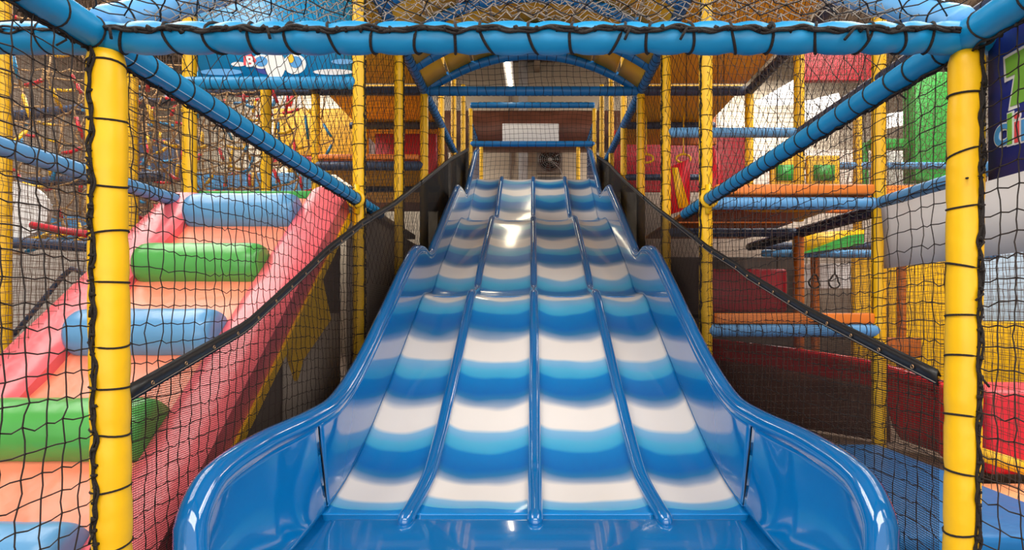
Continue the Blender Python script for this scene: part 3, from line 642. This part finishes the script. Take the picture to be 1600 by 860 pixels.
# blue picture banner on the left
ban = empty('picture_banner'); tag(ban, 'blue picture banner with cloud shapes above the pale blue beam', 'banner')
o = boxr('banner_sheet', W(-2.33, 4.03, 1.63), W(-1.26, 4.04, 2.25), M['blue'], ban, bevel=0); 
def disc(name, c, rx_, rz_, material, parent, y, n=20, th=.003):
    m = MB(); pts = [(c[0]+rx_*math.cos(a), y, c[1]+H+rz_*math.sin(a)) for a in np.linspace(0, 2*math.pi, n+1)[:-1]]
    m.prism(pts, (0, -th, 0)); return m.build(name, M[material], parent, smooth=False)
def text_obj(name, body, loc, size, material, parent, rot, ext=.004, off=0.0, bold=True, shear=0):
    c = bpy.data.curves.new(name, 'FONT'); c.body = body; c.size = size; c.extrude = ext; c.offset = off; c.align_x = 'LEFT'; c.shear = shear
    t = bpy.data.objects.new(name, c); COL.objects.link(t)
    dg = bpy.context.evaluated_depsgraph_get(); me = bpy.data.meshes.new_from_object(t.evaluated_get(dg)); bpy.data.objects.remove(t)
    me.materials.clear(); me.materials.append(M[material]); o = bpy.data.objects.new(name, me); COL.objects.link(o)
    if parent: o.parent = parent
    o.location = loc; o.rotation_euler = rot; return o
for px, py, a, b, c, yy in ((345, 112, .15, .022, 'pale_blue', 4.028), (372, 100, .05, .016, 'white_sheet', 4.026), (420, 105, .10, .05, 'navy', 4.028), (408, 96, .07, .05, 'letter_white', 4.026), (430, 102, .07, .10, 'letter_white', 4.024), (408, 96, .045, .035, 'letter_blue', 4.022),
                            (460, 100, .08, .07, 'letter_white', 4.025), (462, 97, .045, .04, 'letter_blue', 4.021), (455, 92, .02, .03, 'yellow', 4.018), (520, 112, .14, .020, 'white_sheet', 4.028), (535, 96, .08, .018, 'pale_blue', 4.026)):
    p = PX(px, py, 4.02); disc('banner_shape', (p[0], p[2]-H), a, b, c, ban, yy)
disc('banner_shape', (PX(390, 95, 4.02)[0], PX(390, 95, 4.02)[2]-H), .05, .05, 'letter_red', ban, 4.020, n=5)
text_obj('letter', 'B', tuple(PX(384, 104, 4.012)), .10, 'letter_white', ban, (math.pi/2, 0, 0), off=.003)

# ropes climbing area on the far left
def rope_net(label, o, u, v, nu, nv, cell, seed, cols=('red', 'yellow', 'blue'), prob=.6, rr=.009):
    rng = random.Random(seed); o = np.array(o, float); u = np.array(u, float); v = np.array(v, float)
    N = {}
    for i in range(nu+1):
        for j in range(nv+1): N[i, j] = o+u*i*cell+v*j*cell+np.array([rng.uniform(-.3, .3)*cell, rng.uniform(-.4, .4)*cell, rng.uniform(-.3, .3)*cell-.12*math.sin(math.pi*i/nu)])
    m = MB(); sl = []
    for (i, j), p in N.items():
        for di, dj in ((1, 0), (0, 1)):
            if (i+di, j+dj) in N:
                q = N[i+di, j+dj]; mid = (p+q)/2+np.array([0, 0, -.02]); m.tube([p, mid, q], rr, 5)
                if rng.random() < prob:
                    a = p+(q-p)*.2+np.array([0, 0, -.008]); b = p+(q-p)*.8+np.array([0, 0, -.008]); sl.append((rng.choice(cols), [a, (a+b)/2+np.array([0, 0, -.01]), b]))
    ob = m.build('climbing_net', M['rope']); tag(ob, label, 'climbing net', 'rope climbing nets')
    for c, pts in sl: mb = MB(); mb.tube(pts, .017, 7); x = mb.build('rope_sleeve', M[c], ob); x['label'] = '%s rope sleeve' % c
rope_net('tangled climbing ropes with coloured sleeves at the far left, upper', W(-6.3, 5.4, 1.35), (1, 0, 0), (0, 0, 1), 9, 5, .30, 5)
rope_net('tangled climbing ropes with coloured sleeves behind the near left post', W(-5.2, 7.0, 1.2), (1, 0, 0), (0, 0, 1), 9, 6, .30, 6)
rope_net('tangled climbing ropes with coloured sleeves above the ramp top', W(-4.3, 6.6, 1.45), (1, 0, 0), (0, 0, 1), 6, 4, .26, 7)
rope_net('dense tangle of thin brown ropes between the posts behind the ramp', W(-4.6, 5.9, 1.0), (1, 0, 0), (0, 0, 1), 13, 8, .165, 9, prob=.22, rr=.010)
rope_net('dense tangle of thin brown ropes at the far left edge', W(-6.2, 6.6, .9), (1, 0, 0), (0, 0, 1), 11, 10, .19, 10, prob=.25, rr=.010)
o = boxr('bunting_sheet', PX(418, 170, 8.0), PX(472, 142, 8.0)+np.array([0, .03, 0]), M['white_sheet']); tag(o, 'white sheet with blue and red stripes above the yellow panel', 'sheet')
for x0_, c_ in ((424, 'mat_blue'), (450, 'red')):
    m = MB(); m.prism([PX(x0_, 166, 7.99), PX(x0_+5, 144, 7.99), PX(x0_+11, 144, 7.99), PX(x0_+5, 166, 7.99)], (0, .008, 0)); m.build('stripe', M[c_], o, smooth=False)
rope_net('sagging rope bridge with coloured sleeves left of the ramp', W(-5.6, 4.9, .60), (1, .1, .05), (0, .7, .3), 7, 4, .28, 8)
for a, b, c, lab in (((-4.9, 8.4, 1.3), (-3.2, 8.6, 2.0), 'mat_blue', 'blue padded block deep among the climbing ropes'),
                     ((-6.4, 8.4, 1.9), (-5.2, 8.6, 2.5), 'slate', 'slate padded block high among the climbing ropes'),
                     ((-7.4, 8.6, .6), (-5.6, 8.8, 1.4), 'mat_blue', 'blue padded block low behind the climbing ropes'),
                     ((-3.9, 9.2, 2.2), (-3.0, 9.4, 2.7), 'soffit', 'yellow padded block behind the climbing ropes')):
    o = boxr('padded_block', W(*a), W(*b), M[c]); tag(o, lab, 'pad')
# white disc, pale panel and blue handrail behind the left outer net
m = MB(); pts = [W(-4.30+.33*math.cos(a), 4.75, .82+.24*math.sin(a)*1.0) for a in np.linspace(0, 2*math.pi, 33)[:-1]]
m.prism(pts, (0, .04, 0)); o = m.build('round_panel', M['white_sheet'], smooth=False); tag(o, 'white round panel at the left edge behind the nets', 'panel')
o = boxr('vinyl_panel', W(-6.2, 5.4, -1.03), W(-3.72, 5.5, .62), M['grey_wall']); tag(o, 'pale grey panel left of the pink ramp behind the nets', 'panel')
m = MB(); m.tube([PX(20, 525, 5.1), PX(60, 478, 5.1), PX(95, 435, 5.1), PX(112, 420, 5.1), PX(128, 425, 5.1), PX(140, 445, 5.1)], .022, 10)
o = m.build('handrail', M['slate']); tag(o, 'curved slate blue handrail in front of the pale grey panel', 'handrail')
m = MB(); m.tube([PX(50, 352, 4.6), PX(95, 360, 4.6), PX(150, 368, 4.6)], .03, 10); o = m.build('padded_bar', M['deep_red']); tag(o, 'red padded bar crossing below the white round panel', 'bar')

# ================================================================== RIGHT SIDE
o = boxr('edge_bumper', W(1.26, 3.98, .80), W(2.36, 4.06, .87), M['orange']); tag(o, 'orange bumper above the pale blue beam on the right deck', 'bumper')
deck('orange deck board right of the slide with a yellow oval below', 1.25, 2.36, 4.07, 5.17, .79, 'brown_orange')
deck('orange deck board right of the slide, further back', 1.25, 2.36, 5.25, 6.4, .79, 'brown_orange')
m = MB(); m.prism([W(1.95+.33*math.cos(a), 4.45+.16*math.sin(a), .784) for a in np.linspace(0, 2*math.pi, 25)[:-1]], (0, 0, -.006)); o = m.build('oval_sticker', M['yellow'], smooth=False); tag(o, 'yellow oval panel under the orange deck', 'panel')
o = boxr('edge_bumper', W(1.26, 3.98, -.095), W(2.36, 4.06, -.02), M['orange']); tag(o, 'low orange bumper crossing behind the right mesh', 'bumper')
deck('dark low deck behind the low orange bumper', 1.25, 2.36, 4.07, 5.3, -.06, 'dark')
o = boxr('vinyl_panel', W(1.62, 5.30, -.02), W(2.34, 5.36, .38), M['deep_red'], bevel=.03); tag(o, 'red vinyl panel behind the low orange bumper', 'panel')
o = boxr('backing_board', W(1.35, 6.5, -1.03), W(3.0, 6.55, .6), M['dark']); tag(o, 'dark board far behind the low deck on the right', 'board')
# red & yellow pieces on the upper right deck
m = MB(); m.prism([PX(1045, 335, 5.6), PX(1045, 262, 5.6), PX(1078, 248, 5.6), PX(1078, 325, 5.6)], (0, .08, 0)); o = m.build('vinyl_panel', M['red'], smooth=False); tag(o, 'red padded panel with yellow wedge between the right posts', 'panel')
m = MB(); m.prism([PX(1050, 262, 5.58), PX(1059, 262, 5.58), PX(1078, 325, 5.58), PX(1060, 325, 5.58)], (0, .02, 0)); m.build('wedge', M['yellow'], o, smooth=False)
m = MB(); m.prism([PX(1110, 330, 5.5), PX(1110, 228, 5.5), PX(1123, 236, 5.5), PX(1137, 330, 5.5)], (0, .1, 0)); o = m.build('vinyl_panel', M['red'], smooth=False); tag(o, 'tall red tapered pad right of the second right post', 'panel')
o = boxr('vinyl_panel', PX(1040, 226, 7.9), PX(1120, 160, 7.9)+np.array([0, .06, 0]), M['brown_orange']); tag(o, 'orange board behind the yellow ring handles', 'panel')
o = boxr('vinyl_panel', PX(955, 300, 9.3), PX(1170, 203, 9.3)+np.array([0, .06, 0]), M['deep_red']); tag(o, 'dark red board low behind the right slide posts', 'panel')
for px in (1010, 1068):
    m = MB(); c = PX(px, 240, 6.9)
    m.tube([c+np.array([.085*math.cos(a), 0, .05*math.sin(a)-.06]) for a in np.linspace(0, 2*math.pi, 19)[:-1]], .014, 8, closed=True)
    m.tube([c+np.array([0, 0, -.01]), c+np.array([0, 0, .06]), W(c[0], 6.9, 2.45)], .008, 6)
    o = m.build('ring_handle', M['yellow']); tag(o, 'yellow ring handle hanging %s' % ('nearer the slide' if px < 1050 else 'right of the third post'), 'handle', 'ring handles')
o = boxr('vinyl_panel', PX(556, 330, 9.3), PX(700, 203, 9.3)+np.array([0, .06, 0]), M['brown']); tag(o, 'dark brown board low behind the left slide posts', 'panel')
# window wall with green panes
for k_, (x0, x1, y0, y1) in enumerate(((1205, 1246, 243, 298), (1262, 1312, 243, 298))):
    e = empty('window_panel'); tag(e, 'yellow framed green window panel, %s' % ('half hidden by the amber post' if k_ == 0 else 'in full view above the orange deck'), 'panel', 'yellow window panels')
    a = PX(x0, y1, 6.3); b = PX(x1, y0, 6.3); m = MB(); m.box((a[0], 6.3, a[2]), (b[0], 6.36, b[2])); m.build('frame', M['yellow'], e, bevel=.01)
    cx, cz, wx, wz = (a[0]+b[0])/2, (a[2]+b[2])/2, (b[0]-a[0])*.32, (b[2]-a[2])*.22
    m = MB(); m.box((cx-wx, 6.28, cz-wz), (cx+wx, 6.31, cz+wz)); m.build('pane', M['green'], e)
o = boxr('edge_bumper', W(2.45, 6.0, 1.02), W(4.2, 6.1, 1.30), M['orange']); tag(o, 'long orange bumper under the yellow window panels', 'bumper')
o = boxr('vinyl_panel', PX(1344, 292, 6.6), PX(1358, 222, 6.6)+np.array([0, .1, 0]), M['green']); tag(o, 'narrow green pad beside the far yellow post', 'panel')
o = boxr('vinyl_panel', PX(1428, 282, 6.4), PX(1482, 112, 6.4)+np.array([0, .2, 0]), M['green']); tag(o, 'tall green padded wall left of the near right post', 'panel')
o = boxr('vinyl_panel', PX(1362, 232, 6.5), PX(1426, 216, 6.5)+np.array([0, .1, 0]), M['green']); tag(o, 'green lintel pad between the green walls', 'panel')
o = boxr('vinyl_panel', PX(1365, 290, 7.2), PX(1430, 236, 7.2)+np.array([0, .1, 0]), M['white_sheet']); tag(o, 'white panel under the green lintel', 'panel')
o = boxr('vinyl_panel', PX(1255, 126, 8), PX(1362, 60, 8)+np.array([0, .1, 0]), M['deep_red']); tag(o, 'dusty red panel high right below the front beam', 'panel')
# ceiling windows (bright)
for k_, (pts, lab) in enumerate((([(1178, 160), (1240, 125), (1240, 162), (1196, 165)], 'bright lit ceiling panel beside the amber post'), ([(1250, 190), (1250, 160), (1310, 145), (1320, 168)], 'bright lit ceiling panel left of the right yellow post'), ([(1385, 200), (1385, 178), (1428, 172), (1428, 192)], 'bright lit panel left of the tall green wall'))):
    m = MB(); m.prism([PX(x, y, 9.5) for x, y in pts], (0, .05, 0)); o = m.build('ceiling_light', M['panel_light'], smooth=False); tag(o, lab, 'light', 'lit ceiling panels')
# yellow & orange far walls, pale window, rings
o = boxr('vinyl_panel', PX(1335, 600, 6.6), PX(1490, 398, 6.6)+np.array([0, .08, 0]), M['yellow']); tag(o, 'yellow wall panel left of the near right post', 'panel')
o = boxr('vinyl_panel', PX(1492, 600, 6.6), PX(1680, 503, 6.6)+np.array([0, .08, 0]), M['yellow']); tag(o, 'yellow wall panel under the pale blue window at the right edge', 'panel')
o = boxr('vinyl_panel', PX(1515, 502, 7.4), PX(1720, 385, 7.4)+np.array([0, .08, 0]), mat('pale_window', (190, 214, 236), .3)); tag(o, 'pale blue window board at the right edge', 'panel')
o = boxr('vinyl_panel', PX(1385, 560, 6.1), PX(1440, 528, 6.1)+np.array([0, .08, 0]), M['brown_orange']); tag(o, 'orange block low in front of the yellow wall', 'panel')
o = boxr('vinyl_panel', PX(1252, 452, 6.35), PX(1330, 412, 6.35)+np.array([0, .03, 0]), M['white_sheet']); tag(o, 'pale window board behind the triangular handles', 'panel')
for px in (1273, 1304):
    m = MB(); c = PX(px, 440, 6.2)
    m.tube([c+np.array([.055*math.sin(a)*(1.2 if math.cos(a) < 0 else .7), 0, .075*math.cos(a)]) for a in np.linspace(0, 2*math.pi, 13)[:-1]], .010, 6, closed=True)
    m.tube([c+np.array([0, 0, .07]), c+np.array([0, 0, .36])], .006, 5)
    o = m.build('ring_handle', M['black']); tag(o, 'black triangular handle, %s of the pair under the right deck' % ('left' if px < 1290 else 'right'), 'handle', 'triangular handles')
m = MB(); m.prism([PX(1245, 398, 5.9), PX(1245, 366, 5.9), PX(1350, 358, 5.9), PX(1350, 382, 5.9)], (0, .1, 0)); o = m.build('curved_bumper', M['yellow'], smooth=False); tag(o, 'yellow bumper with green swoosh under the right deck', 'bumper')
m = MB(); m.prism([PX(1245, 398, 5.88), PX(1275, 388, 5.88), PX(1325, 368, 5.88), PX(1350, 366, 5.88), PX(1350, 382, 5.88)], (0, .02, 0)); m.build('swoosh', M['green'], o, smooth=False)
# white sheet on the right outer beam
m = MB(); n = 24; G = [[W(2.36+.008*math.sin(i*1.3), d, .69), W(2.36+.012*math.sin(i*1.1+1), d, .48), W(2.36+.01*math.sin(i*.9), d, .28)] for i, d in enumerate(np.linspace(1.7, 3.9, n))]
m.grid(G); o = m.build('hanging_sheet', M['white_sheet'], solid=.003); tag(o, 'white sheet hanging under the right outer beam', 'sheet')
# red curved slide at the right
path = [(1.30, 5.9, -.28), (1.9, 5.4, -.33), (2.35, 4.9, -.38), (2.65, 4.5, -.43), (2.85, 4.1, -.53), (2.95, 3.8, -.56)]
red = empty('red_slide'); tag(red, 'red curved slide trough behind the right mesh', 'slide')
pp = np.array(path); tt = np.linspace(0, 5, 40); C = np.stack([np.interp(tt, range(6), pp[:, k]) for k in range(3)], 1)
for _ in range(6): C[1:-1] = (C[:-2]+C[2:]+2*C[1:-1])/4
dep = [float(np.interp(c[1], (3.8, 4.40, 4.48, 6), (.46, .50, .17, .15))) for c in C]
m = MB(); m.grid([[c+np.array([.03*t, -.05*t, H-t*q]) for t in np.linspace(0, 1, 6)] for c, q in zip(C, dep)]); m.build('trough_wall', M['fibrered'], red, solid=.02)
m = MB(); m.grid([[c+np.array([.03, .02, H-.15]), c+np.array([.05, .02, -c[2]*0+.02-c[2]])] for c in C if c[1] > 4.4]); m.build('trough_shade_skirt', M['brown'], red, solid=.02)  # brown puts the shade below the red trough into the colour
m = MB(); m.tube([c+np.array([0, 0, H]) for c in C], .045, 12); m.build('rolled_rim', M['fibrered'], red)
# right foreground floor level pads
o = boxr('red_bolster', W(2.60, 3.3, -.95), W(4.6, 3.75, -.46), M['red'], bevel=.05); tag(o, 'red padded wall at the right edge behind the post', 'pad')
m = MB(); m.prism([PX(1535, 700, 3.29), PX(1680, 745, 3.29), PX(1680, 768, 3.29), PX(1535, 722, 3.29)], (0, .01, 0)); m.build('stripe', M['yellow'], o, smooth=False)
def mat_pad(lab, x0, x1, d0, d1, c, z1=-.98):
    o = boxr('floor_mat', W(x0, d0, -1.04), W(x1, d1, z1), M[c], bevel=.015); tag(o, lab, 'mat', 'floor mats')
mat_pad('peach floor mat at the right edge', 2.46, 4.6, 2.9, 3.28, 'mat_peach')
mat_pad('blue floor mat between peach and red mats at the right edge', 2.46, 4.6, 2.62, 2.89, 'mat_blue')
mat_pad('red floor mat in the lower right corner', 2.46, 4.6, 1.3, 2.61, 'red')
o = boxr('floor_pad', W(1.32, 2.3, -1.03), W(2.33, 3.9, -.90), M['navy_blue'], bevel=.03); tag(o, 'blue padded floor right of the slide mouth', 'pad')
mat_pad('slate floor mat left of the slide mouth', -2.6, -1.14, 1.3, 1.74, 'slate', -.99)

# navy lettered banner on the right
nb = empty('lettered_banner'); tag(nb, 'navy banner with green and coloured letters tied beside the near right post', 'banner')
BXX = 1.262
m = MB(); m.grid([[W(BXX+.002*math.sin(i), d, .358), W(BXX+.004*math.sin(i*1.7), d, .56), W(BXX, d, .766)] for i, d in enumerate(np.linspace(1.60, .75, 20))]); m.build('banner_sheet', M['navy'], nb, solid=.002)
RZ = (math.pi/2, 0, -math.pi/2)
def letter_on(body, px, py, size, colour, shear=0):
    # px, py = lower left corner as seen; banner lies in the plane x = BXX and is read from inside
    d = BXX*F/(px-832); z = (485-py)*d/F+H
    a = text_obj('letter', body, (BXX-.0035, d, z), size, 'letter_white', nb, RZ, ext=.0012, off=size*.05, shear=shear); b = text_obj('letter', body, (BXX-.006, d, z), size, colour, nb, RZ, ext=.0012, off=size*.012, shear=shear)
    a['label'] = 'white outline of the letter'
for e_, c_, q_ in ((.009, 'letter_white', .0035), (0, 'letter_green', .006)):
    P2 = [(1.538+e_, .668+e_), (1.534+e_, .616-e_), (1.506+e_, .616-e_), (1.522+e_, .536-e_), (1.365-e_, .530-e_), (1.35-e_, .612-e_), (1.29-e_, .612-e_), (1.285-e_, .676+e_)]
    m = MB(); m.prism([W(BXX-q_, d_, z_) for d_, z_ in P2], (.0028, 0, 0)); o = m.build('letter', M[c_], nb, smooth=False)
    if e_: o['label'] = 'white outline of the letter'
letter_on('c', 1556, 231, .115, 'letter_blue'); letter_on('l', 1575, 227, .115, 'letter_green'); letter_on('i', 1586, 224, .115, 'letter_red'); letter_on('m', 1597, 221, .115, 'letter_blue')
for px, py in ((1539, 68), (1539, 280)):
    d = BXX*F/(px-832); c = np.array([BXX-.006, d, (485-py)*d/F+H]); m = MB()
    m.tube([c+np.array([0, .011*math.cos(a), .011*math.sin(a)]) for a in np.linspace(0, 2*math.pi, 17)[:-1]], .0035, 8, closed=True); m.build('eyelet', M['brass'], nb)
    m = MB(); m.tube([c, c+np.array([-.02, .01, .008]), W(1.17, D1-.05, c[2]-H-.01)], .003, 6); m.build('tie_cord', M['cord'], nb)

# ================================================================== SLIDE TOP AND BACK WALL
o = boxr('platform', W(-1.14, 10.27, 2.05), W(1.14, 11.5, 2.225), M['navy_blue']); tag(o, 'launch platform at the top of the wave slide', 'platform')
fan = empty('wall_fan'); tag(fan, 'square wall fan with dark guard on the beige back wall', 'fan')
c = PX(859, 250, 13.9)
m = MB(); m.box((c[0]-.31, 13.9, c[2]-.33), (c[0]+.31, 13.99, c[2]+.33)); m.build('housing', M['hallgrey'], fan, bevel=.02)
m = MB(); m.tube([(c[0], 13.888, c[2]), (c[0], 13.899, c[2])], .28, 28); m.build('fan_opening', M['brown'], fan, smooth=False)
m = MB()
for rr_ in (.08, .13, .18, .23, .27): m.tube([(c[0]+rr_*math.cos(a), 13.86, c[2]+rr_*math.sin(a)) for a in np.linspace(0, 2*math.pi, 25)[:-1]], .008, 5, closed=True)
for a in np.linspace(0, math.pi, 7)[:-1]: m.tube([(c[0]-.27*math.cos(a), 13.86, c[2]-.27*math.sin(a)), (c[0]+.27*math.cos(a), 13.86, c[2]+.27*math.sin(a))], .006, 5)
m.build('guard', M['steel'], fan)
for k_ in range(5):
    a = k_*2*math.pi/5; m = MB(); m.prism([(c[0]+r_*math.cos(a+t_), 13.885-.02*s_, c[2]+r_*math.sin(a+t_)) for r_, t_, s_ in ((.04, -.3, 0), (.24, -.15, 0), (.25, .4, 1), (.05, .5, 1))], (0, .004, 0)); m.build('blade', M['black'], fan, smooth=False)
m = MB(); m.tube([(c[0], 13.85, c[2]), (c[0], 13.88, c[2])], .05, 14); m.build('hub', M['white_sheet'], fan)
m = MB(); m.tube([(c[0], 13.84, c[2]), (c[0]+.25, 13.8, c[2]-.25), (c[0]+.33, 13.8, c[2]-.5)], .008, 6); m.build('pull_cord', M['white_sheet'], fan)
o = boxr('wall_vent', (c[0]-.30, 13.9, c[2]-.62), (c[0]+.30, 13.99, c[2]-.40), M['steel']); tag(o, 'grey louvre vent under the wall fan', 'vent')
wall('trim_8', (PX(818, 0, 13.9)[0]-.12, 13.93, 0), (PX(818, 0, 13.9)[0]+.10, 14.0, H+6), 'white_sheet')
wall('trim_9', (PX(776, 0, 13.9)[0]+.3, 13.96, 0), (PX(776, 0, 13.9)[0]+.36, 14.0, H+6), 'taupe')
m = MB(); cz = H+3.98; m.tube([(x, 12.9, cz) for x in np.linspace(-2.2, 2.2, 12)], .45, 24); o = m.build('air_duct', M['brown']); tag(o, 'fat brown duct crossing behind the far blue beams', 'duct')
o = boxr('hanging_sheet', PX(785, 221, 11.9), PX(873, 193, 11.9)+np.array([0, .02, 0]), M['white_sheet']); tag(o, 'small white sheet hanging as a reflection between the far blue beams', 'sheet')  # white patch stands in for a reflection between the far beams
lt = empty('strip_light'); tag(lt, 'lit strip light seen through the arch', 'light')
m = MB(); m.tube([W(-.456, 10.3, 4.4), W(-.43, 11.5, 4.4)], .035, 12); m.build('tube', M['tube_light'], lt)
m = MB(); m.box(tuple(W(-.53, 10.2, 4.44)), tuple(W(-.36, 11.6, 4.50))); m.build('housing', M['white_sheet'], lt, smooth=False)

# ------------------------------------------------------------------ cords that hold up what hangs free
bpy.context.view_layer.update()
def hang(o, top=H+6.0, n=2):
    cs = [o.matrix_world @ Vector(c) for c in o.bound_box]; x0 = min(c.x for c in cs); x1 = max(c.x for c in cs); y = (min(c.y for c in cs)+max(c.y for c in cs))/2; z = max(c.z for c in cs)
    for k_ in range(n):
        x = x0+(x1-x0)*(.12+.76*k_/max(1, n-1)); m = MB(); m.tube([(x, y, z-.02), (x, y, top)], .004, 4); m.build('hanging_cord', M['cord'], o)
for o in list(S.objects):
    if o.parent or 'label' not in o: continue
    l = o['label']
    if any(k_ in l for k_ in ('bright lit', 'small white sheet hanging', 'dusty red panel', 'padded block', 'far left, upper', 'green padded wall', 'narrow red strip', 'red padded panel', 'tall red tapered', 'yellow wall panel', 'red vinyl panel', 'orange block', 'behind the near left post', 'board low behind', 'yellow panel seen behind', 'narrow green pad', 'lintel', 'white panel under', 'pale window board', 'orange board behind', 'pale blue window', 'above the ramp top', 'front of the far left ropes', 'dense tangle', 'blue and red stripes')): hang(o)
    if l.startswith('lit strip'):
        m = MB(); m.tube([W(-.44, 10.5, 4.48), W(-.44, 10.5, 6)], .006, 5); m.build('hanging_cord', M['cord'], o); m = MB(); m.tube([W(-.44, 11.4, 4.48), W(-.44, 11.4, 6)], .006, 5); m.build('hanging_cord', M['cord'], o)
